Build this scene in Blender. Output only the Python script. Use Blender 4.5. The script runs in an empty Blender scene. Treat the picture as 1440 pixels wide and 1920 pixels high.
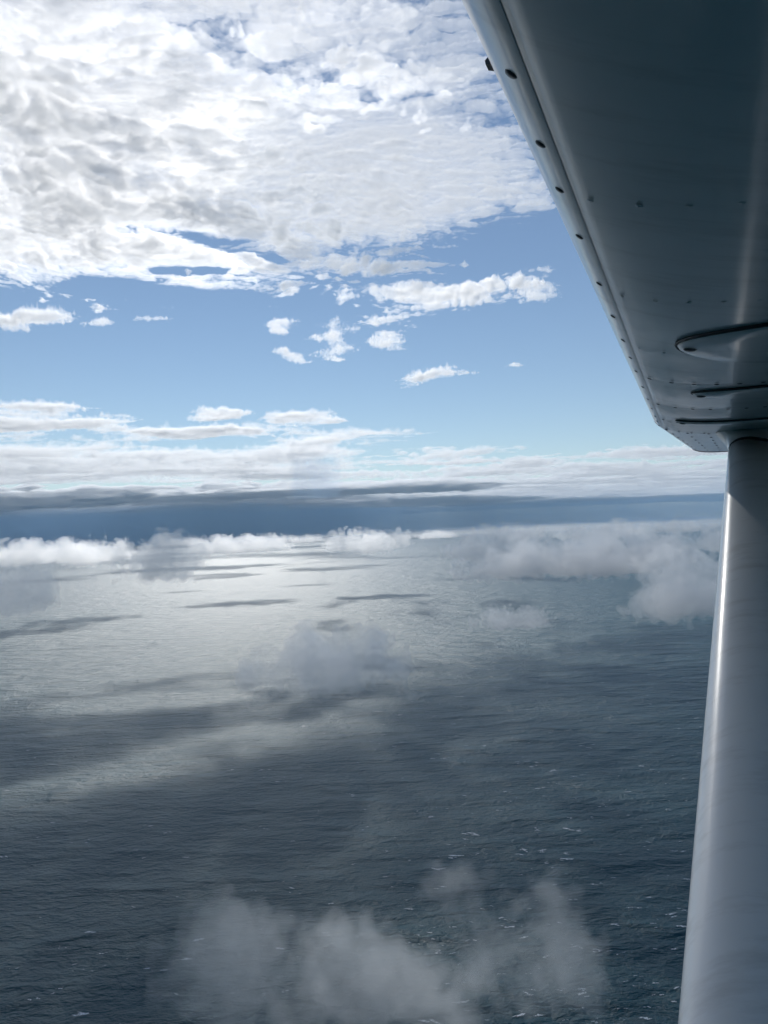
import bpy, bmesh, math, random
import numpy as np
from mathutils import Vector, Matrix

# ------------------------------------------------------------------ camera, sky, sun, exposure
scene = bpy.context.scene
COL = scene.collection
ALT = 500.0                                   # camera height above the sea, metres
FPX = 1400.0                                  # focal length in photo pixels (1440 x 1920)
UPC = np.array([-0.0389, 1.0, 0.0214]); UPC /= np.linalg.norm(UPC)      # world up seen from the camera (right, up, forward)
FWC = np.array([0, 0, 1.0]); FWC = FWC - UPC * FWC.dot(UPC); FWC /= np.linalg.norm(FWC)
RTC = np.cross(UPC, FWC)
C2W = np.array([RTC, FWC, UPC])               # (right, up, forward) -> world X, Y, Z
CAM = np.array([0.0, 0.0, ALT])

cam_data = bpy.data.cameras.new('camera')
cam_data.sensor_fit = 'VERTICAL'; cam_data.sensor_height = 36.0
cam_data.lens = FPX / 1920 * 36.0
cam_data.clip_start = 0.05; cam_data.clip_end = 900000
cam = bpy.data.objects.new('camera', cam_data); COL.objects.link(cam)
_m = Matrix.Identity(4)
for i in range(3):
    _m[i][0] = C2W[i][0]; _m[i][1] = C2W[i][1]; _m[i][2] = -C2W[i][2]
_m.translation = Vector(CAM)
cam.matrix_world = _m
scene.camera = cam

def ray(u, v):
    d = C2W @ np.array([(u - 720) / FPX, (960 - v) / FPX, 1.0])
    return d
def layer(u, v, alt):
    """where the sight line through a point of the view meets the level 'alt'"""
    d = ray(u, v)
    t = (alt - ALT) / d[2]
    return np.array([d[0] * t, d[1] * t])
def camp(r, u, f):
    """a point given right / up / forward of the camera, in metres"""
    return CAM + C2W @ np.array([r, u, f])

SUN = ray(405, -30); SUN /= np.linalg.norm(SUN)
SUN_EL = math.asin(SUN[2]); SUN_AZ = math.atan2(SUN[0], SUN[1])
world = bpy.data.worlds.new('World'); scene.world = world; world.use_nodes = True
wn = world.node_tree.nodes; wl = world.node_tree.links
for n in list(wn): wn.remove(n)
sky = wn.new('ShaderNodeTexSky'); sky.sky_type = 'NISHITA'; sky.sun_disc = False
sky.sun_elevation = SUN_EL; sky.sun_rotation = SUN_AZ
sky.altitude = 500; sky.air_density = 1.0; sky.dust_density = 0.0; sky.ozone_density = 1.2
bg = wn.new('ShaderNodeBackground'); bg.inputs['Strength'].default_value = 0.068
wo = wn.new('ShaderNodeOutputWorld')
wl.new(sky.outputs[0], bg.inputs[0]); wl.new(bg.outputs[0], wo.inputs[0])

sun_data = bpy.data.lights.new('sun', 'SUN'); sun_data.energy = 2.8; sun_data.angle = math.radians(0.53)
sun_data.color = (1.0, 0.965, 0.91)
sun = bpy.data.objects.new('sun', sun_data); COL.objects.link(sun)
sun.rotation_euler = Vector(SUN).to_track_quat('Z', 'Y').to_euler()
sun.location = (0, 0, 5000)

scene.view_settings.view_transform = 'Standard'; scene.view_settings.look = 'None'
scene.view_settings.exposure = 0.3; scene.view_settings.gamma = 1.0
scene.view_settings.use_curve_mapping = False
scene.render.engine = 'CYCLES'
cy = scene.cycles
cy.use_denoising = True
try: cy.denoiser = 'OPENIMAGEDENOISE'
except Exception: pass
cy.max_bounces = 10; cy.diffuse_bounces = 1; cy.glossy_bounces = 2; cy.transmission_bounces = 2
cy.volume_bounces = 6; cy.transparent_max_bounces = 256
cy.caustics_reflective = False; cy.caustics_refractive = False
cy.sample_clamp_indirect = 6.0
cy.use_adaptive_sampling = True; cy.adaptive_threshold = 0.035
world.cycles.sample_map_resolution = 512

# ------------------------------------------------------------------ helpers
def tag(o, label=None, cat=None, group=None, kind=None):
    if label: o['label'] = label
    if cat: o['category'] = cat
    if group: o['group'] = group
    if kind: o['kind'] = kind
    return o
def link(name, mesh, mat=None, parent=None):
    o = bpy.data.objects.new(name, mesh); COL.objects.link(o)
    if mat is not None and len(mesh.materials) == 0: mesh.materials.append(mat)
    if parent is not None: o.parent = parent
    return o
def mesh_np(name, V, F, smooth=True):
    """a mesh from arrays: V (n,3), F (m,4) or (m,3)"""
    me = bpy.data.meshes.new(name)
    V = np.asarray(V, np.float32); F = np.asarray(F, np.int32)
    k = F.shape[1]
    me.vertices.add(len(V)); me.vertices.foreach_set('co', V.ravel())
    me.loops.add(F.size); me.loops.foreach_set('vertex_index', F.ravel())
    me.polygons.add(len(F)); me.polygons.foreach_set('loop_start', np.arange(0, F.size, k, dtype=np.int32))
    me.polygons.foreach_set('use_smooth', np.full(len(F), smooth, bool))
    me.update(calc_edges=True); me.validate()
    return me
def spectral(shape, slope, lo, hi, seed):
    """periodic random field with power-law spectrum between lo and hi cycles per tile, unit deviation"""
    r = np.random.default_rng(seed)
    f = np.fft.rfftn(r.standard_normal(shape).astype(np.float32))
    ax = [np.fft.fftfreq(n) * n for n in shape[:-1]] + [np.fft.rfftfreq(shape[-1]) * shape[-1]]
    g = np.meshgrid(*ax, indexing='ij')
    k = np.sqrt(sum(a * a for a in g)); k[(0,) * len(shape)] = 1
    amp = k ** (-slope) * ((k >= lo) & (k <= hi))
    o = np.fft.irfftn(f * amp, s=shape)
    return ((o - o.mean()) / o.std()).astype(np.float32)
T_FBM = spectral((1024, 1024), 1.75, 2, 300, 1)
T_BAND = spectral((512, 512), 0.0, 10, 18, 2)
T_FINE = spectral((512, 512), 1.3, 6, 200, 3)
T_3D = spectral((96, 96, 96), 2.3, 2, 40, 4)
T_3B = spectral((96, 96, 96), 0.0, 5, 9, 5)
def s2(T, x, y):
    n, m = T.shape
    x = np.asarray(x) * n; y = np.asarray(y) * m
    i = np.floor(x).astype(np.int64); j = np.floor(y).astype(np.int64)
    fx = x - i; fy = y - j; fx = fx * fx * (3 - 2 * fx); fy = fy * fy * (3 - 2 * fy)
    i %= n; j %= m; i1 = (i + 1) % n; j1 = (j + 1) % m
    return (T[i, j] * (1 - fx) + T[i1, j] * fx) * (1 - fy) + (T[i, j1] * (1 - fx) + T[i1, j1] * fx) * fy
def s3(T, x, y, z):
    n = T.shape[0]
    c = []
    for a in (x, y, z):
        a = np.asarray(a) * n; i = np.floor(a).astype(np.int64); c.append((i % n, (i + 1) % n, a - i))
    o = 0
    for dx in (0, 1):
        wx = c[0][2] if dx else 1 - c[0][2]
        for dy in (0, 1):
            wy = c[1][2] if dy else 1 - c[1][2]
            for dz in (0, 1):
                wz = c[2][2] if dz else 1 - c[2][2]
                o = o + T[c[0][dx], c[1][dy], c[2][dz]] * (wx * wy * wz)
    return o
def poly_sdf(P, poly):
    """signed distance to a polygon, positive inside. P (n,2)"""
    poly = np.asarray(poly, float); n = len(poly)
    d = np.full(len(P), 1e30); inside = np.zeros(len(P), bool)
    for i in range(n):
        a = poly[i]; b = poly[(i + 1) % n]; e = b - a
        w = P - a
        t = np.clip((w @ e) / max(e @ e, 1e-9), 0, 1)
        q = w - t[:, None] * e
        d = np.minimum(d, (q * q).sum(1))
        c = ((a[1] > P[:, 1]) != (b[1] > P[:, 1])) & (P[:, 0] < (b[0] - a[0]) * (P[:, 1] - a[1]) / (b[1] - a[1] + 1e-12) + a[0])
        inside ^= c
    d = np.sqrt(d)
    return np.where(inside, d, -d)
def smooth(a, lo, hi):
    t = np.clip((a - lo) / (hi - lo), 0, 1); return t * t * (3 - 2 * t)

def ramp_nodes(nt): return nt.nodes, nt.links
def mat_volume(name, density, color=(1, 1, 1), aniso=0.6, absorb=None):
    m = bpy.data.materials.new(name); m.use_nodes = True
    N, L = m.node_tree.nodes, m.node_tree.links
    for n in list(N): N.remove(n)
    out = N.new('ShaderNodeOutputMaterial')
    s = N.new('ShaderNodeVolumePrincipled')
    s.inputs['Color'].default_value = (*color, 1); s.inputs['Density'].default_value = density
    s.inputs['Anisotropy'].default_value = aniso
    s.inputs['Density Attribute'].default_value = ''
    if absorb: s.inputs['Absorption Color'].default_value = (*absorb, 1)
    L.new(s.outputs[0], out.inputs['Volume'])
    m.cycles.homogeneous_volume = True
    return m

# ------------------------------------------------------------------ clouds of the upper layer: closed slabs with real thickness
UP = 2500.0                                   # level of the altocumulus layer
def slab_mesh(name, poly, cell, thick, edge, cell_size, alt, seed, lump=0.75, cover=0.0, rough=0.6, stretch=1.0, belly=0.35, soft=1.0, min_piece=0, gaps=()):
    poly = np.asarray(poly)
    pad = edge * 1.2
    x0, y0 = poly.min(0) - pad; x1, y1 = poly.max(0) + pad
    nx = int((x1 - x0) / cell) + 2; ny = int((y1 - y0) / cell) + 2
    X, Y = np.meshgrid(x0 + np.arange(nx) * cell, y0 + np.arange(ny) * cell, indexing='ij')
    P = np.stack([X.ravel(), Y.ravel()], 1)
    d = poly_sdf(P, poly)
    x = P[:, 0] / stretch + seed * 771.3; y = P[:, 1] + seed * 1313.7
    wx = x + cell_size * 0.5 * s2(T_FBM, x / (cell_size * 30), y / (cell_size * 30))
    wy = y + cell_size * 0.5 * s2(T_FBM, x / (cell_size * 30) + .37, y / (cell_size * 30) + .71)
    low = s2(T_FBM, wx / (cell_size * 34), wy / (cell_size * 34))
    b1 = np.abs(s2(T_BAND, wx / (cell_size * 14), wy / (cell_size * 14)))
    b2 = np.abs(s2(T_BAND, wx / (cell_size * 6.1) + .3, wy / (cell_size * 6.1)))
    b3 = np.abs(s2(T_BAND, wx / (cell_size * 2.7) + .6, wy / (cell_size * 2.7)))
    b4 = np.abs(s2(T_BAND, wx / (cell_size * 1.25) + .1, wy / (cell_size * 1.25)))
    bil = (b1 + 0.5 * b2 + 0.24 * b3 + 0.10 * b4) / 1.48 - 0.8
    fine = s2(T_FINE, wx / (cell_size * 9) + .11, wy / (cell_size * 9) + .53)
    e = np.clip(d / edge, -1.2, 1.0)
    f = e + cover + rough * (0.50 * low + 0.55 * bil + 0.16 * fine)
    for line, width, depth in gaps:                           # clear lanes through which the sun reaches the sea
        g = np.full(len(P), 1e18)
        for a_, b_ in zip(line[:-1], line[1:]):
            e_ = b_ - a_; w_ = P - a_; tt_ = np.clip((w_ @ e_) / (e_ @ e_), 0, 1); q_ = w_ - tt_[:, None] * e_
            g = np.minimum(g, (q_ * q_).sum(1))
        f = f - depth * np.exp(-g / (width * np.clip(1 + 0.7 * bil + 0.35 * low, 0.25, 2.2)) ** 2)
    t = np.clip(f, 0, None)
    t = np.minimum(t, 1 + 0.15 * (t - 1)) ** soft
    t = t * thick * np.clip(1 - lump + lump * (0.75 + 0.62 * bil + 0.18 * low + 0.12 * fine), 0.02, None)
    t = t.reshape(nx, ny); t[0] = t[-1] = 0; t[:, 0] = t[:, -1] = 0
    mid = alt + 0.25 * thick * s2(T_FBM, x / (cell_size * 60) + .2, y / (cell_size * 60)).reshape(nx, ny)
    top = mid + (1 - belly) * t; bot = mid - belly * t
    on = (t > 0).ravel()
    idx = np.arange(nx * ny).reshape(nx, ny)
    a, b, c, dd = [q.ravel() for q in (idx[:-1, :-1], idx[1:, :-1], idx[1:, 1:], idx[:-1, 1:])]
    alt_d = (np.add.outer(np.arange(nx - 1), np.arange(ny - 1)).ravel() % 2).astype(bool)
    t1 = np.where(alt_d[:, None], np.stack([a, b, c], 1), np.stack([a, b, dd], 1))
    t2 = np.where(alt_d[:, None], np.stack([a, c, dd], 1), np.stack([b, c, dd], 1))
    Ft = np.concatenate([t1, t2]); Ft = Ft[on[Ft].any(1)]
    if min_piece:                                             # keep the body and its larger pieces, drop crumbs
        lab = np.where(on, np.arange(nx * ny), -1)
        e = np.concatenate([Ft[:, [0, 1]], Ft[:, [1, 2]], Ft[:, [2, 0]]])
        par = np.arange(nx * ny)
        for _ in range(400):
            m = np.minimum(par[e[:, 0]], par[e[:, 1]]); old = par.copy()
            np.minimum.at(par, e[:, 0], m); np.minimum.at(par, e[:, 1], m); par = par[par]
            if (par == old).all(): break
        root = par[Ft[:, 0]]; u_, cnt = np.unique(root, return_counts=True)
        keep = u_[cnt >= (cnt.max() if min_piece < 0 else min_piece)]
        Ft = Ft[np.isin(root, keep)]
    used = np.unique(Ft); remap = np.full(nx * ny, -1); remap[used] = np.arange(len(used)); n = len(used)
    onf = on[used]
    bmap = np.where(onf, np.arange(n) + n, np.arange(n))      # rim points are shared by top and bottom
    Ft = remap[Ft]; Fb = bmap[Ft][:, ::-1]
    Vt = np.stack([X.ravel()[used], Y.ravel()[used], top.ravel()[used]], 1)
    Vb = np.stack([X.ravel()[used], Y.ravel()[used], bot.ravel()[used]], 1)
    return mesh_np(name, np.concatenate([Vt, Vb]), np.concatenate([Ft, Fb]))

def outline(pts, alt=UP): return np.array([layer(u, v, alt) for u, v in pts])

M_deck = mat_volume('thick_cloud_vapour', 0.0155, aniso=0.54)
M_thin = mat_volume('thin_cloud_vapour', 0.0080, aniso=0.38)
M_puff = mat_volume('small_cloud_vapour', 0.0105, aniso=0.48)
M_bank = mat_volume('bank_cloud_vapour', 0.0085, aniso=0.5)
M_far = mat_volume('far_cloud_vapour', 0.0032, aniso=0.5)
M_rain = mat_volume('rain_vapour', 0.00022, aniso=0.2, color=(0.50, 0.74, 1.0))  # blue of the air in front is put into the rain's colour
M_base = mat_volume('rain_cloud_vapour', 0.0065, aniso=0.45)

# the broken deck in front of the sun
deck_pts = [(-420, 540), (-200, 510), (0, 498), (90, 505), (200, 508), (300, 505), (420, 512), (500, 505), (550, 480), (640, 455), (670, 425), (620, 390),
            (600, 345), (560, 290), (500, 190), (450, 100), (420, 0), (380, -160), (300, -330), (-100, -420), (-500, -300), (-700, 100)]
LANES = [[(-150, 1500), (0, 1480), (130, 1462), (280, 1432), (370, 1400), (480, 1375), (560, 1372)],
         [(-150, 1300), (0, 1290), (100, 1268), (250, 1252), (400, 1235), (480, 1235)], [(150, 1322), (300, 1310), (400, 1305)], [(640, 1352), (700, 1315)]]
lanes = [([layer(u, v, 0.0) + SUN[:2] / SUN[2] * UP for u, v in l], w_, 1.9) for l, w_ in zip(LANES, (120, 120, 75, 60))]
lanes.append(([layer(405, -60, UP), layer(420, 30, UP)], 320, 0.8))  # thin spot put in the deck before the sun to strengthen its glow
me = slab_mesh('cloud_deck', outline(deck_pts), 13, 62, 800, 290, UP, 1, cover=0.55, rough=0.72, lump=0.80, soft=1.25, min_piece=20, gaps=lanes)
tag(link('cloud_deck', me, M_deck), 'vast bright white cloud deck of rounded cells with a broken lower edge below the sun', 'cloud')
veil_pts = [(250, -260), (280, 100), (370, 290), (450, 370), (540, 440), (640, 450), (740, 450), (800, 420), (850, 390), (960, 372), (1030, 320), (1000, 240), (960, 100),
            (900, 15), (800, 35), (740, 10), (640, -60), (620, -260)]  # left part behind the deck is added to deepen shade on the sea
me = slab_mesh('cloud_sheet', outline(veil_pts, 3300), 18, 60, 620, 260, 3300, 2, cover=0.34, rough=0.95, lump=0.8, stretch=1.9, soft=1.5, min_piece=20)
tag(link('cloud_sheet', me, M_thin), 'thin streaky white cloud sheet with blue gaps between the bright deck and the wing', 'cloud')

def ell(u, v, w, h, tilt=0.0, n=14):
    c, s_ = math.cos(tilt), math.sin(tilt)
    return [(u + c * w / 2 * math.cos(a) - s_ * h / 2 * math.sin(a), v - s_ * w / 2 * math.cos(a) - c * h / 2 * math.sin(a)) for a in [2 * math.pi * k / n for k in range(n)]]
SMALL = [
    ([(680, 602), (740, 575), (735, 542), (800, 527), (870, 519), (960, 524), (985, 540), (950, 557), (880, 587), (820, 606), (740, 602)], 'long fleecy white cloud alone in blue sky beside the wing'),
    ([(968, 560), (985, 533), (1030, 524), (1066, 532), (1060, 552), (1020, 566), (985, 570)], 'small cloud trailing off the long fleecy cloud toward the wing'),
    (ell(60, 600, 165, 40), 'flat-bottomed small cloud cut by the photo edge under the bright deck'),
    (ell(188, 606, 56, 15), 'tiny flat cloud fleck below the left of the deck'),
    (ell(190, 579, 40, 15), 'tiny cloud fleck tucked just under the deck edge'),
    (ell(292, 598, 84, 12), 'faint thin cloud streak in the gap below the deck'),
    (ell(506, 572, 36, 14), 'tiny puff hanging below the deck corner'),
    (ell(527, 613, 58, 32), 'compact round puff left of the column of cloud shreds'),
    ([(598, 602), (640, 596), (648, 625), (640, 650), (664, 655), (640, 682), (610, 678), (612, 655), (575, 632), (578, 618), (608, 640), (612, 615)], 'upright column of cloud shreds in mid sky'),
    (ell(618, 529, 34, 30, 0.6), 'small shred just off the deck tip, upper of two'),
    (ell(645, 554, 30, 44, -0.6), 'small slanting shred just off the deck tip, lower of two'),
    (ell(733, 641, 80, 34, -0.2), 'two-lobed small puff below the long fleecy cloud'),
    (ell(548, 667, 66, 18, -0.25), 'thin slanting cloud wisp under the compact round puff'),
    (ell(815, 700, 140, 26, 0.28), 'slanting thin cloud streak low in open blue sky'),
    (ell(965, 686, 40, 10), 'barely visible cloud fleck in blue sky near the wing edge'),
]
for k, (pts, lab) in enumerate(SMALL):
    po = outline(pts); po = po.mean(0) + (po - po.mean(0)) * (0.97 if k == 0 else 0.84); sz = po.max(0) - po.min(0); mn = min(sz)
    me = slab_mesh('small_cloud', po, max(9, mn / 60), min(75, 18 + mn * 0.08), max(60, mn * 0.30), max(60, mn * 0.16), UP, 10 + k, cover=-0.05, rough=0.95, lump=0.7, belly=0.3, soft=1.6, min_piece=-1)
    tag(link('small_cloud', me, M_puff), lab, 'cloud', 'small clouds scattered in the blue sky')

BANK = [
    ([(-260, 768), (-60, 772), (60, 764), (130, 763), (150, 778), (240, 790), (200, 803), (120, 808), (40, 812), (-260, 815)], 260, 'lumpy grey-bellied cloud at the photo edge above the long bank'),
    (ell(410, 775, 112, 24), 240, 'small lens-shaped cloud in the upper row above the bank'),
    (ell(568, 785, 150, 26), 240, 'pointed isolated cloud at the open end of the upper row'),
    (ell(375, 811, 300, 22), 240, 'long flat cloud lying just above the main bank'),
    ([(-300, 822), (0, 818), (110, 830), (230, 846), (400, 850), (480, 836), (560, 826), (630, 820), (695, 836), (640, 852), (600, 872), (640, 893), (520, 900), (300, 905), (0, 908), (-300, 915)], 420, 'broad cream cloud bank over the dark rain band'),
    ([(610, 912), (640, 900), (750, 889), (860, 879), (1000, 868), (1120, 860), (1230, 852), (1380, 858), (1560, 850), (1560, 930), (1300, 935), (1150, 936), (1000, 938), (850, 942), (700, 948), (640, 930)], 420, 'long pale cloud bank low over the horizon beside the strut'),
]
for k, (pts, th, lab) in enumerate(BANK):
    po = outline(pts); sz = po.max(0) - po.min(0); mn = min(sz)
    me = slab_mesh('cloud_bank', po, max(20, math.sqrt(sz[0] * sz[1] / 190000)), th * (0.36 if k < 4 else 0.40), max(120, mn * 0.18) if k < 4 else mn * 0.16, 140 if k < 4 else 380, UP, 40 + k, cover=-0.12 if k < 4 else 0.0, rough=0.75 if k < 4 else 0.9, lump=0.8, belly=0.3, stretch=1.6, soft=1.1, min_piece=-1)
    tag(link('cloud_bank', me, M_bank if k < 4 else M_far), lab, 'cloud', 'clouds banked toward the horizon')

# the rain-dark band under the far bank: a shading cloud with rain below it
def far_line(u, dist): 
    d = ray(u, 985); d = d[:2] / np.linalg.norm(d[:2]); return d * dist
base = np.array([far_line(u, 34000) for u in (-420, -100, 200, 500, 720)] + [far_line(860, 48000), far_line(1000, 60000), far_line(1250, 72000), far_line(1600, 80000)] + [far_line(u, 105000) for u in (1600, 1500, 1000, 500, 0, -420)])
me = slab_mesh('rain_cloud', base, 260, 380, 5000, 1700, 2500, 77, cover=0.3, rough=0.8, lump=0.6, belly=0.35, stretch=1.8, min_piece=-1)
tag(link('rain_cloud', me, M_base), 'dark slate blue cloud base stretched along the horizon', 'cloud')
cur = np.array([far_line(u, 46000) for u in (-400, -100, 200, 420)] + [far_line(560, 51000), far_line(700, 58000), far_line(830, 65000), far_line(700, 68500)] + [far_line(u, 72000) for u in (560, 420, 0, -400)])
cur2 = np.array([far_line(560, 76000), far_line(700, 71000), far_line(900, 66000), far_line(1100, 68000), far_line(1300, 72000), far_line(1700, 76000), far_line(1700, 82000), far_line(1300, 84000), far_line(900, 88000), far_line(700, 82000)])
def curtain(name, poly, z0, z1, n=10):
    poly = np.asarray(poly); P = []
    for i in range(len(poly)):
        a, b = poly[i], poly[(i + 1) % len(poly)]
        for j in range(n): P.append(a + (b - a) * j / n)
    P = np.array(P); m = len(P)
    sc_ = min(1.0, np.ptp(P[:, 0]) / 40000)
    w = 900 * sc_ * s2(T_FBM, P[:, 0] / 60000 / sc_, P[:, 1] / 60000 / sc_)
    c = P.mean(0); dirs = (P - c) / np.linalg.norm(P - c, axis=1)[:, None]
    rows = []
    for q, z in enumerate(np.linspace(z0, z1, 8)):
        off = w + 500 * sc_ * s2(T_FBM, P[:, 0] / 30000 / sc_ + q * .03, P[:, 1] / 30000 / sc_)
        rows.append(np.column_stack([P + dirs * off[:, None], np.full(m, z)]))
    V = np.concatenate(rows); F = []
    for q in range(7):
        for i in range(m): F.append((q * m + i, q * m + (i + 1) % m, (q + 1) * m + (i + 1) % m, (q + 1) * m + i))
    bm = bmesh.new(); vs = [bm.verts.new(v) for v in V]
    for f in F: bm.faces.new([vs[i] for i in f])
    bm.faces.new(vs[:m][::-1]); bm.faces.new(vs[-m:])
    bmesh.ops.recalc_face_normals(bm, faces=bm.faces)
    me = bpy.data.meshes.new(name); bm.to_mesh(me); bm.free(); return me
tag(link('rain', curtain('rain', cur, 6, 2380), M_rain), 'dark blue rain falling on the horizon below the far cloud bank', 'rain', kind='stuff')
tag(link('rain', curtain('rain', cur2, 6, 2380), mat_volume('light_rain_vapour', 0.00012, aniso=0.2, color=(0.62, 0.80, 1.0))), 'fainter blue rain on the horizon toward the strut', 'rain', kind='stuff')  # airlight blue mixed into this rain's colour too
cs_ = far_line(596, 19500)
shaft = np.array([cs_ + np.array(q) for q in ((-620, -300), (-100, -420), (560, -260), (640, 200), (100, 420), (-560, 260))])
tag(link('rain', curtain('rain', shaft, 1350, 2385, 4), mat_volume('rain_shaft_vapour', 0.0005, aniso=0.2, color=(0.62, 0.80, 1.0))), 'grey rain shaft hanging under the tip of the cream cloud bank', 'rain', kind='stuff')
fog = outline([(700, 1001), (900, 992), (1100, 984), (1300, 979), (1480, 973), (1480, 990), (1250, 1000), (1000, 1008), (800, 1010)], 420)
me = slab_mesh('fog_bank', fog, 40, 70, 1300, 420, 420, 91, cover=0.1, rough=0.8, lump=0.7, belly=0.2, stretch=1.5, min_piece=-1)
tag(link('fog_bank', me, mat_volume('fog_vapour', 0.00012, aniso=0.4)), 'pale thin fog sheet lying along the horizon beside the strut', 'cloud')

# ------------------------------------------------------------------ low cumulus below the aircraft: real lumpy bodies
def surface_nets(Fd, h, org):
    s_ = Fd > 0
    nx, ny, nz = Fd.shape
    acc = np.zeros((nx - 1, ny - 1, nz - 1, 3), np.float32); cnt = np.zeros((nx - 1, ny - 1, nz - 1), np.float32)
    def cs(a, dx, dy, dz): return a[dx:nx - 1 + dx, dy:ny - 1 + dy, dz:nz - 1 + dz]
    for ax in range(3):
        for p in (0, 1):
            for q in (0, 1):
                o0 = [0, 0, 0]; oth = [i for i in range(3) if i != ax]; o0[oth[0]] = p; o0[oth[1]] = q
                o1 = list(o0); o1[ax] = 1
                f0 = cs(Fd, *o0); f1 = cs(Fd, *o1); m = (f0 > 0) != (f1 > 0)
                t = np.where(m, f0 / np.where(m, f0 - f1, 1), 0)
                for i in range(3): acc[..., i] += np.where(m, t if i == ax else o0[i], 0)
                cnt += m
    has = cnt > 0
    idx = np.full(has.shape, -1); idx[has] = np.arange(has.sum())
    I = np.argwhere(has); V = (I + acc[has] / cnt[has][:, None]) * h + org
    Q = []
    for ax in range(3):
        b, c = [(1, 2), (2, 0), (0, 1)][ax]
        sl0 = [slice(None)] * 3; sl1 = [slice(None)] * 3
        sl0[ax] = slice(0, -1); sl1[ax] = slice(1, None)
        ch = s_[tuple(sl0)] != s_[tuple(sl1)]
        E = np.argwhere(ch)
        sh = has.shape
        ok = (E[:, b] > 0) & (E[:, c] > 0) & (E[:, b] < sh[b]) & (E[:, c] < sh[c]); E = E[ok]
        def cell(db, dc):
            G = E.copy(); G[:, b] += db; G[:, c] += dc; return idx[G[:, 0], G[:, 1], G[:, 2]]
        q = np.stack([cell(-1, -1), cell(0, -1), cell(0, 0), cell(-1, 0)], 1)
        flip = ~s_[E[:, 0], E[:, 1], E[:, 2]]
        q[flip] = q[flip][:, ::-1]; Q.append(q)
    return V, np.concatenate(Q)
def cumulus(c, w, d, h, seed, vox, isos, flat=0.35, nl=7, amp=0.42, fluff=0.42):
    """c = centre; w, d, h = size in metres. Returns one mesh per iso level, outermost first"""
    r = np.random.default_rng(seed)
    lobes = []
    for k in range(nl):
        t = (k + .5) / nl - .5
        lobes.append((t * 0.72 + r.normal(0, .05), r.normal(0, .13), r.normal(-.06, .10), r.uniform(.17, .33), r.uniform(.2, .36), r.uniform(.2, .42)))
    lobes.append((0, 0, -0.12, .42, .36, .22))
    pad = 0.32 if amp < 0.9 else 0.55
    nx, ny, nz = [max(10, int(a * (1 + 2 * pad) / vox)) for a in (w, d, h)]
    gx = (np.arange(nx) - nx / 2) * vox; gy = (np.arange(ny) - ny / 2) * vox; gz = (np.arange(nz) - nz / 2) * vox
    X, Y, Z = np.meshgrid(gx, gy, gz, indexing='ij')
    L = h * 2.6
    o = r.uniform(0, 1, 3)
    dx = 0.09 * h * s3(T_3B, X / L + o[0], Y / L, Z / L); 
    Xw = X + dx
    F = np.full(X.shape, -9.0)
    for (a, b, e, rx, ry, rz) in lobes:
        q = np.sqrt(((Xw / w - a) / rx) ** 2 + ((Y / d - b) / ry) ** 2 + ((Z / h - e) / rz) ** 2)
        F = np.logaddexp(F * 6, (1 - q) * 6) / 6
    n1 = s3(T_3D, X / (L * 1.1) + o[0], Y / (L * 1.1) + o[1], Z / (L * 1.1) + o[2])
    bl = np.abs(s3(T_3B, X / L + o[1], Y / L + o[2], Z / L + o[0])) + .5 * np.abs(s3(T_3B, X / L * 2.3, Y / L * 2.3 + o[0], Z / L * 2.3)) + .28 * np.abs(s3(T_3B, X / L * 5.1, Y / L * 5.1, Z / L * 5.1 + o[1])) + .16 * np.abs(s3(T_3B, X / L * 10.3 + o[0], Y / L * 10.3, Z / L * 10.3))
    F = F + amp * 0.5 * n1 + fluff * (bl - 1.3)
    F -= np.clip((-Z / h - flat) * 4, 0, None)                 # flattish base
    for ax, n in ((0, nx), (1, ny), (2, nz)):                  # close the body inside its box
        e = np.minimum(np.arange(n), n - 1 - np.arange(n)) / n
        sh = [1, 1, 1]; sh[ax] = n
        F = F - (np.clip(0.10 - e, 0, None) * 25).reshape(sh)
    out = []
    for iso in isos:
        V, Q = surface_nets((F - iso).astype(np.float32), vox, np.array([gx[0], gy[0], gz[0]]))
        out.append(mesh_np('cumulus', V, Q) if len(Q) else None)
    return out
def mat_pair(core, veil, g=0.6):
    return mat_volume('cumulus_core_vapour', core, aniso=g), mat_volume('cumulus_veil_vapour', veil, aniso=g)
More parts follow.
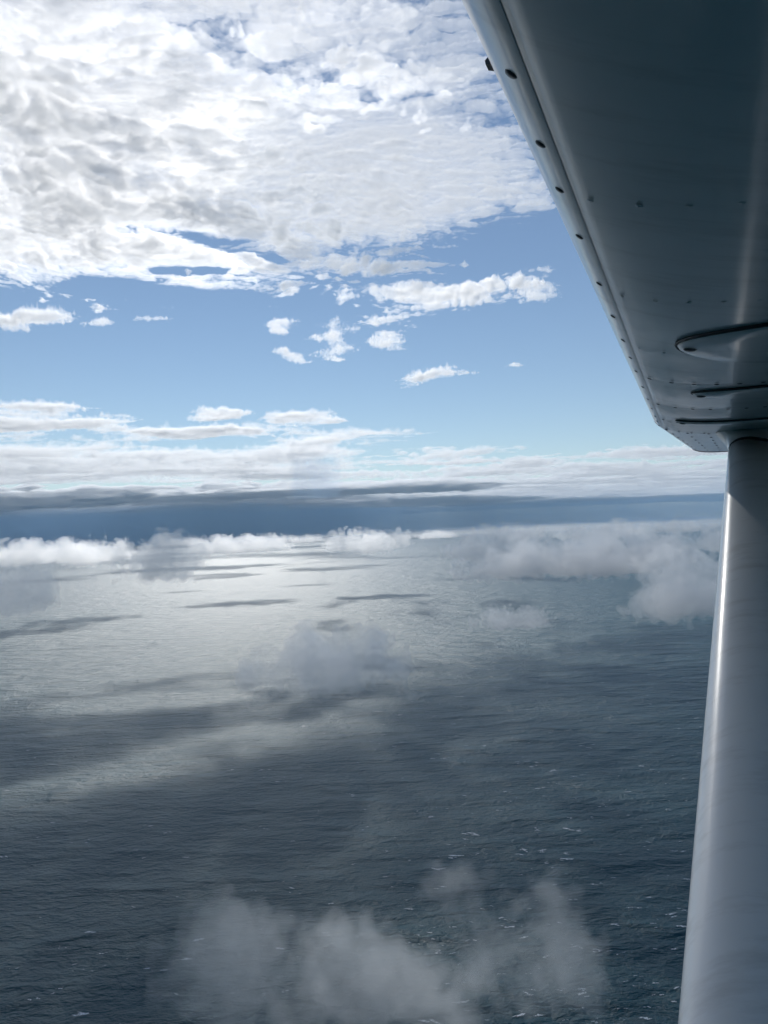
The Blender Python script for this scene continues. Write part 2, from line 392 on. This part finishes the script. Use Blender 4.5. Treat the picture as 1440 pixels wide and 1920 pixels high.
LOW = [  # u, v of the middle, distance, width px, height px, density core / veil, label
    (1035, 1050, 1450, 270, 80, .018, .005, 'long low cumulus with grey base at the middle of the cluster beside the strut'),
    (1195, 1030, 1650, 200, 90, .020, .005, 'cumulus with turret top in the cluster beside the strut'),
    (1300, 1105, 1150, 190, 120, .020, .006, 'nearer fleecy cumulus half hidden behind the strut'),
    (925, 1022, 1700, 150, 68, .018, .005, 'cumulus with ragged grey end where the cluster meets the open sea'),
    (1118, 1001, 2900, 90, 30, .018, .004, 'small bright puff just above the cumulus cluster'),
    (1270, 990, 3100, 60, 22, .018, .004, 'small isolated puff near the horizon left of the strut'),
    (985, 1000, 3200, 70, 26, .018, .004, 'small low puff between the cluster and the horizon'),
    (1062, 1003, 3300, 46, 20, .018, .004, 'tiny bright puff among the small puffs, left of the turret top'),
    (1190, 997, 3600, 40, 16, .018, .004, 'tiny bright puff on the horizon just above the turret top'),
    (1350, 1015, 2000, 80, 50, .018, .005, 'little cloud touching the strut highlight'),
    (305, 1052, 1500, 130, 95, .013, .005, 'lone grey ragged cumulus over the bright glittering sea'),
    (22, 1108, 1000, 115, 92, .015, .006, 'dark smoky cloud at the photo edge above the sea'),
    (60, 1040, 5200, 190, 50, .006, .0016, 'low white cloud at the photo edge touching the horizon'),
    (175, 1036, 5600, 150, 40, .006, .0016, 'low white cloud second from the photo edge on the horizon'),
    (450, 1022, 6000, 170, 36, .006, .0016, 'flat white cloud on the horizon right of the ragged grey cumulus'),
    (690, 1013, 6000, 130, 48, .006, .0016, 'white cloud heap on the horizon above the middle of the sea'),
    (345, 1016, 7500, 60, 16, .006, .0016, 'tiny puff on the horizon above the ragged grey cumulus'),
    (565, 1011, 7500, 70, 18, .006, .0016, 'tiny puff on the horizon left of the white heap'),
    (820, 1003, 7500, 70, 18, .006, .0016, 'tiny puff on the horizon left of the cumulus cluster'),
    (610, 1242, 640, 215, 120, .0085, .0055, 'soft grey transparent cloud hanging over the middle of the sea'),
    (960, 1162, 1050, 120, 44, .020, .006, 'small thin white wisp over the dark sea'),
    (440, 1800, 300, 160, 210, .0060, .0042, 'thin mist patch at the bottom, leftmost of the three'),
    (690, 1865, 300, 280, 220, .0072, .0046, 'dense mist patch at the bottom, middle of the three'),
    (955, 1790, 310, 180, 200, .0060, .0042, 'thin mist patch at the bottom nearest the strut'),
]
_mats = {}
for k, (u, v, dist, wp, hp, dc, dv, lab) in enumerate(LOW):
    d = ray(u, v); d /= np.linalg.norm(d)
    c = CAM + d * dist
    w = wp / FPX * dist; h = hp / FPX * dist
    dep = 0.8 * w if w < 2.2 * h else max(h, 0.6 * w)
    vox = max(h * 1.64 / 52, (w * dep * h * 4.4 / 420000) ** (1 / 3))
    mist = dist < 700
    if mist: h *= 0.8
    isos = (-0.10, 0.08) if not mist else (-0.28, -0.10, 0.08, 0.28)
    ms = cumulus(c, w, dep, h, 300 + k, vox, isos, flat=0.3 if not mist else 0.6, amp=0.6 if not mist else 1.0, fluff=0.45 if not mist else 0.35)
    key = (dc, dv)
    if key not in _mats: _mats[key] = mat_pair(dc, dv)
    o = link('cumulus_cloud', ms[0], _mats[key][1]); o.location = c; o.rotation_euler[2] = -math.atan2(d[0], d[1])
    tag(o, lab, 'cloud', 'low clouds between the aircraft and the sea')
    for q in ms[1:]:
        if q: link('dense_core', q, _mats[key][0], o)

# ------------------------------------------------------------------ sea
def mat_sea():
    m = bpy.data.materials.new('sea_water'); m.use_nodes = True
    N, L = m.node_tree.nodes, m.node_tree.links
    p = N['Principled BSDF']
    p.inputs['Base Color'].default_value = (0.001, 0.050, 0.066, 1)
    p.inputs['Roughness'].default_value = 0.33
    p.inputs['IOR'].default_value = 1.33; p.inputs['Specular IOR Level'].default_value = 0.44
    tc = N.new('ShaderNodeTexCoord')
    def noise(scale_along, scale_across, detail, rot, dist=0.0, rough=0.5):
        mp = N.new('ShaderNodeMapping'); mp.inputs['Rotation'].default_value = (0, 0, math.radians(rot))
        mp.inputs['Scale'].default_value = (1 / scale_along, 1 / scale_across, 1)
        L.new(tc.outputs['Object'], mp.inputs[0])
        n = N.new('ShaderNodeTexNoise'); n.inputs['Scale'].default_value = 1; n.inputs['Detail'].default_value = detail
        n.inputs['Roughness'].default_value = rough; n.inputs['Distortion'].default_value = dist
        L.new(mp.outputs[0], n.inputs['Vector'])
        return n.outputs['Fac']
    def mul(a, k):
        q = N.new('ShaderNodeMath'); q.operation = 'MULTIPLY'; L.new(a, q.inputs[0]); q.inputs[1].default_value = k; return q.outputs[0]
    def add(a, b):
        q = N.new('ShaderNodeMath'); q.operation = 'ADD'; L.new(a, q.inputs[0]); L.new(b, q.inputs[1]); return q.outputs[0]
    swell = noise(150, 60, 1, 9, 0.4)
    r1 = N.new('ShaderNodeMath'); r1.operation = 'POWER'; L.new(swell, r1.inputs[0]); r1.inputs[1].default_value = 2.0
    chop = noise(30, 14, 2, -5, 0.5, 0.6)
    r2 = N.new('ShaderNodeMath'); r2.operation = 'POWER'; L.new(chop, r2.inputs[0]); r2.inputs[1].default_value = 1.7
    h = add(add(mul(r1.outputs[0], 16.0), mul(r2.outputs[0], 6.5)), mul(noise(6.4, 4.4, 3, 16, 0.1, 0.72), 2.9))
    b = N.new('ShaderNodeBump'); b.inputs['Strength'].default_value = 1.0; b.inputs['Distance'].default_value = 1.0
    L.new(h, b.inputs['Height']); L.new(b.outputs[0], p.inputs['Normal'])
    return m
M_sea = mat_sea()
rings = [0.0] + list(np.geomspace(60, 420000, 60)); seg = 96
V = [(0, 0, 0)] + [(r * math.cos(2 * math.pi * k / seg), r * math.sin(2 * math.pi * k / seg), 0) for r in rings[1:] for k in range(seg)]
bm = bmesh.new(); vs = [bm.verts.new(v) for v in V]
for k in range(seg): bm.faces.new((vs[0], vs[1 + k], vs[1 + (k + 1) % seg]))
for i in range(len(rings) - 2):
    for k in range(seg):
        a = 1 + i * seg + k; b_ = 1 + i * seg + (k + 1) % seg
        bm.faces.new((vs[a], vs[a + seg], vs[b_ + seg], vs[b_]))
me = bpy.data.meshes.new('sea'); bm.to_mesh(me); bm.free()
sea = tag(link('sea', me, M_sea), 'wind-ruffled dark blue sea reaching to the horizon', None, kind='structure')

# whitecaps: small torn patches of foam lying on the crests
def mat_foam():
    m = bpy.data.materials.new('sea_foam'); m.use_nodes = True
    N, L = m.node_tree.nodes, m.node_tree.links
    p = N['Principled BSDF']; p.inputs['Base Color'].default_value = (0.72, 0.75, 0.76, 1); p.inputs['Roughness'].default_value = 0.8
    tc = N.new('ShaderNodeTexCoord'); n = N.new('ShaderNodeTexNoise'); n.inputs['Scale'].default_value = 0.7; n.inputs['Detail'].default_value = 4
    L.new(tc.outputs['Object'], n.inputs['Vector'])
    r = N.new('ShaderNodeMapRange'); r.inputs['From Min'].default_value = 0.36; r.inputs['From Max'].default_value = 0.52
    L.new(n.outputs['Fac'], r.inputs['Value']); L.new(r.outputs[0], p.inputs['Alpha'])
    return m
rng = np.random.default_rng(77)
FV, FF = [], []
for k in range(1300):
    az = math.radians(rng.uniform(-31, 24)); dist = 560 * math.exp(rng.uniform(0, 1.75))
    if rng.uniform() > (0.35 + 0.65 * smooth(np.array(math.degrees(az)), -8, 10)): continue
    cx, cyy = dist * math.sin(az), dist * math.cos(az)
    big = rng.uniform() ** 3
    for q in range(rng.integers(1, 4)):
        L_ = (2.2 + 8.0 * big) * rng.uniform(.5, 1.2); W_ = L_ * rng.uniform(.12, .32)
        ox, oy = rng.normal(0, L_ * .8), rng.normal(0, L_ * .35); rot = math.radians(rng.normal(-4, 22)); n = 11
        b0 = len(FV)
        for j in range(n):
            a = 2 * math.pi * j / n; rr = rng.uniform(.35, 1.1)
            x, y = L_ * rr * math.cos(a), W_ * rr * math.sin(a)
            FV.append((cx + ox + x * math.cos(rot) - y * math.sin(rot), cyy + oy + x * math.sin(rot) + y * math.cos(rot), 0.35 + 0.02 * q + 0.001 * (k % 9)))
        FV.append((cx + ox, cyy + oy, 0.75 + 0.02 * q)); c_ = len(FV) - 1
        for j in range(n): FF.append((b0 + j, b0 + (j + 1) % n, c_))
me = mesh_np('whitecaps', np.array(FV), np.array(FF))
tag(link('whitecaps', me, mat_foam()), 'scattered white foam crests on the dark sea', None, kind='stuff')

# ------------------------------------------------------------------ the aircraft: high wing and strut
def mat_paint(name, col, rough=0.22, coat=0.5):
    m = bpy.data.materials.new(name); m.use_nodes = True
    N, L = m.node_tree.nodes, m.node_tree.links
    p = N['Principled BSDF']
    p.inputs['Roughness'].default_value = rough
    p.inputs['Coat Weight'].default_value = coat; p.inputs['Coat Roughness'].default_value = 0.12
    tc = N.new('ShaderNodeTexCoord')
    n1 = N.new('ShaderNodeTexNoise'); n1.inputs['Scale'].default_value = 3.0; n1.inputs['Detail'].default_value = 6
    L.new(tc.outputs['Object'], n1.inputs['Vector'])
    mix = N.new('ShaderNodeMix'); mix.data_type = 'RGBA'
    mix.inputs['A'].default_value = (*[c * 0.88 for c in col], 1); mix.inputs['B'].default_value = (*col, 1)
    L.new(n1.outputs['Fac'], mix.inputs['Factor'])
    mp = N.new('ShaderNodeMapping'); mp.inputs['Rotation'].default_value = (0, 0, 0.4); mp.inputs['Scale'].default_value = (4.0, 26.0, 9.0)
    L.new(tc.outputs['Object'], mp.inputs[0])
    n3 = N.new('ShaderNodeTexNoise'); n3.inputs['Scale'].default_value = 1.0; n3.inputs['Detail'].default_value = 7; n3.inputs['Roughness'].default_value = 0.65
    L.new(mp.outputs[0], n3.inputs['Vector'])
    gr = N.new('ShaderNodeMapRange'); gr.inputs['From Min'].default_value = 0.52; gr.inputs['From Max'].default_value = 0.78; gr.inputs['To Max'].default_value = 0.40
    L.new(n3.outputs['Fac'], gr.inputs['Value'])
    dirt = N.new('ShaderNodeMix'); dirt.data_type = 'RGBA'; dirt.inputs['B'].default_value = (0.30, 0.28, 0.24, 1)
    L.new(gr.outputs[0], dirt.inputs['Factor']); L.new(mix.outputs['Result'], dirt.inputs['A']); L.new(dirt.outputs['Result'], p.inputs['Base Color'])
    rr = N.new('ShaderNodeMapRange'); rr.inputs['To Min'].default_value = rough - 0.06; rr.inputs['To Max'].default_value = rough + 0.14
    L.new(n3.outputs['Fac'], rr.inputs['Value']); L.new(rr.outputs[0], p.inputs['Roughness'])
    n2 = N.new('ShaderNodeTexNoise'); n2.inputs['Scale'].default_value = 1.7; n2.inputs['Detail'].default_value = 2
    L.new(tc.outputs['Object'], n2.inputs['Vector'])
    b = N.new('ShaderNodeBump'); b.inputs['Strength'].default_value = 0.25; b.inputs['Distance'].default_value = 0.03
    L.new(n2.outputs['Fac'], b.inputs['Height']); L.new(b.outputs[0], p.inputs['Normal']); L.new(b.outputs[0], p.inputs['Coat Normal'])
    return m
def mat_plain(name, col, rough=0.5, metal=0.0):
    m = bpy.data.materials.new(name); m.use_nodes = True
    N, L = m.node_tree.nodes, m.node_tree.links
    p = N['Principled BSDF']; p.inputs['Roughness'].default_value = rough; p.inputs['Metallic'].default_value = metal
    n1 = N.new('ShaderNodeTexNoise'); n1.inputs['Scale'].default_value = 60
    mix = N.new('ShaderNodeMix'); mix.data_type = 'RGBA'
    mix.inputs['A'].default_value = (*[c * 0.7 for c in col], 1); mix.inputs['B'].default_value = (*col, 1)
    L.new(n1.outputs['Fac'], mix.inputs['Factor']); L.new(mix.outputs['Result'], p.inputs['Base Color'])
    return m
M_paint = mat_paint('white_aircraft_paint', (0.80, 0.81, 0.80), rough=0.32, coat=0.6)
M_dark = mat_plain('dark_screw_metal', (0.07, 0.075, 0.08), 0.4, 0.5)
M_seal_reflection = mat_plain('black_seal_and_edge_reflection', (0.012, 0.013, 0.016), 0.5)  # seam and tip trim, also the modelled dark reflections round the covers

S = C2W @ np.array([0.408, 0.0214, 1.0]); SPAN_K = np.linalg.norm(S); S /= SPAN_K            # spanwise, outboard
NRM = np.array([0, 0, 1.0]); NRM -= S * NRM.dot(S); NRM /= np.linalg.norm(NRM)
AFT = np.cross(S, NRM)
LE0 = camp(0.0457, 0.293, 0.427) + NRM * 0.026 - AFT * 0.007        # leading edge where it leaves the top of the view
KINK = 2.515 * SPAN_K                                              # span to the strut rib, from LE0
TIP_V = camp(2.32, 0.46, 5.6) - camp(1.072, 0.347, 2.942); TIP_L = np.linalg.norm(TIP_V); TIPD = TIP_V / TIP_L
CHORD, CHORD_TIP = 1.63, 1.10
def airfoil(x):
    """half thickness and camber of the section at chord fraction x"""
    yt = 0.6 * (0.36 * np.sqrt(x) - 0.2 * x - 0.3516 * x ** 2 + 0.2843 * x ** 3 - 0.1015 * x ** 4)
    yc = np.where(x < .4, .02 / .16 * (.8 * x - x * x), .02 / .36 * (.2 + .8 * x - x * x))
    return yt, yc
def le_at(t):
    if t <= KINK: return LE0 + S * t
    return LE0 + S * KINK + TIPD * (t - KINK)
def chord_at(t):
    if t <= KINK: return CHORD
    return CHORD + (CHORD_TIP - CHORD) * (t - KINK) / TIP_L
def skin(t, c, off=0.0, upper=False):
    """a point on the wing skin: span t, metres aft of the leading edge c, offset off outwards"""
    ch = chord_at(t); x = np.clip(c / ch, 0, 1); yt, yc = airfoil(np.array(x))
    th = 1.0 if t <= KINK else 1 - 0.15 * (t - KINK) / TIP_L
    z = (yc + yt) if upper else (yc - yt)
    e = 1e-3; yt2, yc2 = airfoil(np.array(min(x + e, 1))); z2 = (yc2 + yt2) if upper else (yc2 - yt2)
    sl = (z2 - z) / e
    nrm = np.array([-sl, 1.0]) / math.hypot(sl, 1) * (1 if upper else -1)
    return le_at(t) + AFT * (x * ch + nrm[0] * off) + NRM * (z * ch * th + nrm[1] * off)
aircraft = bpy.data.objects.new('light_aircraft', None); COL.objects.link(aircraft)
aircraft.location = Vector(LE0); bpy.context.view_layer.update()
tag(aircraft, 'white high-wing light aircraft, its wing underside and strut reaching into view', 'aircraft')
ORG = LE0.copy()
def part(name, V, F, mat, parent=None, smooth_=True):
    me = bpy.data.meshes.new(name); me.from_pydata([tuple(np.asarray(v) - ORG) for v in V], [], [tuple(int(i) for i in f) for f in F]); me.update()
    if smooth_: me.polygons.foreach_set('use_smooth', np.full(len(me.polygons), True))
    return link(name, me, mat, parent or aircraft)
def loft(rings, closed=True, caps=True):
    n = len(rings[0]); V = [p for r in rings for p in r]; F = []
    for i in range(len(rings) - 1):
        for j in range(n if closed else n - 1):
            F.append((i * n + j, i * n + (j + 1) % n, (i + 1) * n + (j + 1) % n, (i + 1) * n + j))
    if caps: F.append(tuple(range(n))[::-1]); F.append(tuple(range((len(rings) - 1) * n, len(rings) * n)))
    return V, F
xs = 0.5 * (1 - np.cos(np.linspace(0, math.pi, 40)))
stations = list(np.linspace(-1.6, KINK, 22)) + list(np.linspace(KINK, KINK + TIP_L, 14))[1:]
rings = []
for t in stations:
    ch = chord_at(t)
    rings.append([skin(t, x * ch, 0, True) for x in xs[::-1]] + [skin(t, x * ch, 0) for x in xs[1:-1]])
V, F = loft(rings)
wing = part('wing', V, F, M_paint)
# strut
T = np.array([1.253, 0.214, 2.72]); Bm = np.array([0.433, -0.755, 1.1])
Tw = camp(*T); Bw = camp(*Bm); SD = (Bw - Tw) / np.linalg.norm(Bw - Tw)
Tw2 = Tw - SD * 0.30; Bw2 = Bw + SD * 0.7
SA = AFT - SD * AFT.dot(SD); SA /= np.linalg.norm(SA)
SN = np.cross(SD, SA)
if SN[2] < 0: SN = -SN
def strut_ring(p, ch, th, n=40):
    o = []
    for k in range(n):
        a = 2 * math.pi * k / n
        x = 0.5 * (1 - math.cos(a)); yt = 5 * th * (0.2969 * math.sqrt(x) - 0.126 * x - 0.3516 * x ** 2 + 0.2843 * x ** 3 - 0.1036 * x ** 4)
        o.append(p + SA * x * ch + SN * (yt * ch if a < math.pi else -yt * ch))
    return o
V, F = loft([strut_ring(Tw2 + (Bw2 - Tw2) * q, 0.20, 0.46) for q in np.linspace(0, 1, 8)])
strut = part('wing_strut', V, F, M_paint)

# leading-edge skin wrapped over the nose of the wing, and the skin panels between the ribs
def cap_ring(t, off, c_low, c_up=0.05, n=26):
    o = []
    for k in range(n):
        q = 1 - 2 * k / (n - 1)
        c = (q * q) * (c_up if q > 0 else c_low)
        e = off if 0 < k < n - 1 else 0.0
        o.append(skin(t, c, e, q > 0))
    return o
V, F = loft([cap_ring(t, 0.0014, 0.030) for t in np.linspace(-1.2, KINK - 0.004, 30)], closed=False, caps=False)
nose = part('leading_edge_skin', V, F, M_paint, wing)
V, F = loft([cap_ring(t, 0.0022, 0.024) for t in np.linspace(KINK + 0.004, KINK + TIP_L - 0.02, 12)], closed=False, caps=False)
part('leading_edge_skin', V, F, M_paint, wing)
RIBS = [-1.0, -0.45, 0.28, 0.62, 0.99, 1.36, 1.86, 2.32, KINK - 0.004]
OUTER = [KINK + 0.004, KINK + 0.34, KINK + 0.68, KINK + 1.05, KINK + 1.45, KINK + 1.9, KINK + 2.4, KINK + TIP_L - 0.03]
rp = random.Random(5)
def panel(t0, t1, c0, c1, lift, dent):
    nt, nc = 22, 22
    ts = [t0, t0 + 0.009] + list(np.linspace(t0 + 0.02, t1 - 0.02, nt)) + [t1 - 0.009, t1]
    cs_ = [c0, c0 + 0.004] + list(np.linspace(c0 + 0.01, c1 - 0.01, nc)) + [c1 - 0.004, c1]
    ph = rp.uniform(0, 6.28)
    rings = []
    for i, t in enumerate(ts):
        row = []
        for j, c in enumerate(cs_):
            edge = i in (0, len(ts) - 1) or j in (0, len(cs_) - 1)
            a = (t - t0) / (t1 - t0); b = (c - c0) / (c1 - c0)
            e = 0.0 if edge else lift + dent * (math.sin(math.pi * a) ** 2) * (0.6 + 0.4 * math.sin(9 * b + ph)) 
            row.append(skin(t, c, e))
        rings.append(row)
    V, F = loft(rings, closed=False, caps=False)
    return part('skin_panel', V, F, M_paint, wing)
for a, b in ((-1.0, 1.36), (1.36, 1.86), (1.86, 2.32), (2.32, KINK - 0.004)):
    panel(a + 0.001, b - 0.001, 0.0345, 0.62, 0.0004, 0.0014 + rp.uniform(0, .0016))
for a, b in zip(OUTER[:-1], OUTER[1:]):
    panel(a + 0.002, b - 0.002, 0.028, 0.60, 0.0005, 0.001 + rp.uniform(0, .001))

# screws and rivets: one flattened dome each, sharing one mesh
bm = bmesh.new(); bmesh.ops.create_uvsphere(bm, u_segments=8, v_segments=4, radius=1.0)
bmesh.ops.delete(bm, geom=[v for v in bm.verts if v.co.z < -0.05], context='VERTS')
rivet_me = bpy.data.meshes.new('rivet'); bm.to_mesh(rivet_me); bm.free(); rivet_me.materials.append(M_dark)
rivet_me.polygons.foreach_set('use_smooth', np.full(len(rivet_me.polygons), True))
rivet_lt = rivet_me.copy(); rivet_lt.materials.clear(); rivet_lt.materials.append(M_paint)
def rivet(t, c, size, me, off):
    p = skin(t, c, off); n = skin(t, c, off + 0.01) - p; n /= np.linalg.norm(n)
    sp = S - n * S.dot(n); sp /= np.linalg.norm(sp); q = np.cross(n, sp)
    M = Matrix([[sp[0] * size, q[0] * size, n[0] * size * 0.35, 0], [sp[1] * size, q[1] * size, n[1] * size * 0.35, 0], [sp[2] * size, q[2] * size, n[2] * size * 0.35, 0], [0, 0, 0, 1]])
    M.translation = Vector(p - ORG)
    o = bpy.data.objects.new('rivet', me); COL.objects.link(o); o.parent = wing; o.matrix_local = M
    return o
for t in (-0.03, 0.07, 0.175, 0.269, 0.40, 0.59, 0.78, 0.97, 1.15, 1.325, 1.58, 1.836, 2.08, 2.326, 2.52, 2.70):
    rivet(t, 0.0190, 0.0050, rivet_me, 0.0014)
for i, t in enumerate(RIBS[2:]):
    dk = i >= 3
    for c in np.arange(0.045, 0.40, 0.045 if dk else 0.04):
        rivet(t - 0.012, c, 0.0055 if dk else 0.0034, rivet_me if dk else rivet_lt, 0.002)
for t in OUTER[:-1]:
    for c in np.arange(0.045, 0.42, 0.075): rivet(t + 0.014, c, 0.0065, rivet_me, 0.002)

# oval inspection covers, screw at the forward end; black rims stand in for edge reflections
def cover(t, c, hs, hc, tube):
    ring, cap = [], []
    n = 48
    def pos(a, k, off): return skin(t + hs * k * math.sin(a), c + hc * (1 - k * math.cos(a)), off)
    rows = [[pos(2 * math.pi * j / n, k, o_) for j in range(n)] for k, o_ in ((1.0, 0.0), (0.985, 0.006), (0.94, 0.0095), (0.8, 0.0105), (0.4, 0.0115), (0.05, 0.0118))]
    V, F = loft(rows, caps=False); F.append(tuple(range(5 * n, 6 * n)))
    cv = part('inspection_cover', V, F, M_paint, wing)
    V, F = [], []
    for j in range(n):
        a = 2 * math.pi * j / n
        w = tube * (0.35 + 0.65 * max(0.0, -math.sin(a)) ** 0.7)          # thick on the inboard side
        for q in range(6):
            b = 2 * math.pi * q / 6
            V.append(skin(t + (hs + w * math.cos(b)) * math.sin(a), c + hc - (hc + w * math.cos(b)) * math.cos(a), 0.003 + w * 0.9 * math.sin(b)))
    for j in range(n):
        for q in range(6): F.append((j * 6 + q, j * 6 + (q + 1) % 6, ((j + 1) % n) * 6 + (q + 1) % 6, ((j + 1) % n) * 6 + q))
    part('dark_reflection_rim', V, F, M_seal_reflection, wing)  # dark reflection of the recess edge, built as a black tube
    rivet(t - hs * .05, c + 0.022, 0.011, rivet_me, 0.0095)
cover(0.90, 0.105, 0.19, 0.30, 0.0050)
cover(1.50, 0.130, 0.11, 0.30, 0.0050)
cover(2.24, 0.085, 0.05, 0.22, 0.0050)
# little stall-warning tab on the nose of the wing
p0 = skin(0.108, 0.0, 0.0); tab = []
for q in (-1, 1):
    tab += [p0 + S * q * 0.006 - AFT * 0.001 + NRM * 0.002, p0 + S * q * 0.004 - AFT * 0.0065 - NRM * 0.001, p0 + S * q * 0.004 - AFT * 0.006 - NRM * 0.004, p0 + S * q * 0.006 + AFT * 0.002 - NRM * 0.006]
part('stall_warning_tab', tab, [(0, 1, 2, 3), (7, 6, 5, 4), (0, 4, 5, 1), (1, 5, 6, 2), (2, 6, 7, 3), (3, 7, 4, 0)], M_dark, wing, False)
# dark trim strip closing the wing tip
tt = KINK + TIP_L
V, F = loft([[skin(t, x * chord_at(t), 0.004, True) for x in xs[:30][::-1]] + [skin(t, x * chord_at(t), 0.004) for x in xs[1:30]] for t in (tt - 0.05, tt - 0.02, tt + 0.004)])
part('wing_tip_trim', V, F, M_seal_reflection, wing)
# fairing between strut and wing, with its black seam
WZ = skin(KINK + 0.1, 0.30)[2] + 0.006
def to_wing(p):
    k = (WZ - p[2]) / (-SD[2]); return p - SD * k
r0 = strut_ring(Tw - SD * 0.02, 0.212, 0.48); c0_ = sum(r0) / len(r0)
r1 = [to_wing(c0_ + (p - c0_) * np.array([1.35, 1.35, 1.35]) - AFT * 0.02) for p in r0]
rings = []
for q in np.linspace(0, 1, 9):
    e = q * q * (3 - 2 * q) * 0.5 + 0.5 * q * q
    rings.append([a * (1 - q) + b * q + (b - a - SD * SD.dot(b - a)) * (e - q) for a, b in zip(r0, r1)])
V, F = loft(rings, caps=False); part('strut_fairing', V, F, M_paint, strut)
V, F = loft([strut_ring(Tw - SD * 0.024, 0.215, 0.49), strut_ring(Tw - SD * 0.014, 0.215, 0.49)]); part('fairing_seam', V, F, M_seal_reflection, strut)

# ------------------------------------------------------------------ the air between: one even box of haze below the upper cloud layer
M_haze = mat_volume('haze_air', 1.0e-5, color=(0.42, 0.70, 1.0), aniso=0.25)
bm = bmesh.new(); bmesh.ops.create_cube(bm, size=1.0)
for v in bm.verts:
    v.co.x *= 300000; v.co.y *= 300000; v.co.z = -2.0 if v.co.z < 0 else 2392.0
me = bpy.data.meshes.new('haze'); bm.to_mesh(me); bm.free()
tag(link('haze', me, M_haze), 'thin blue haze filling the air above the sea', None, kind='stuff')
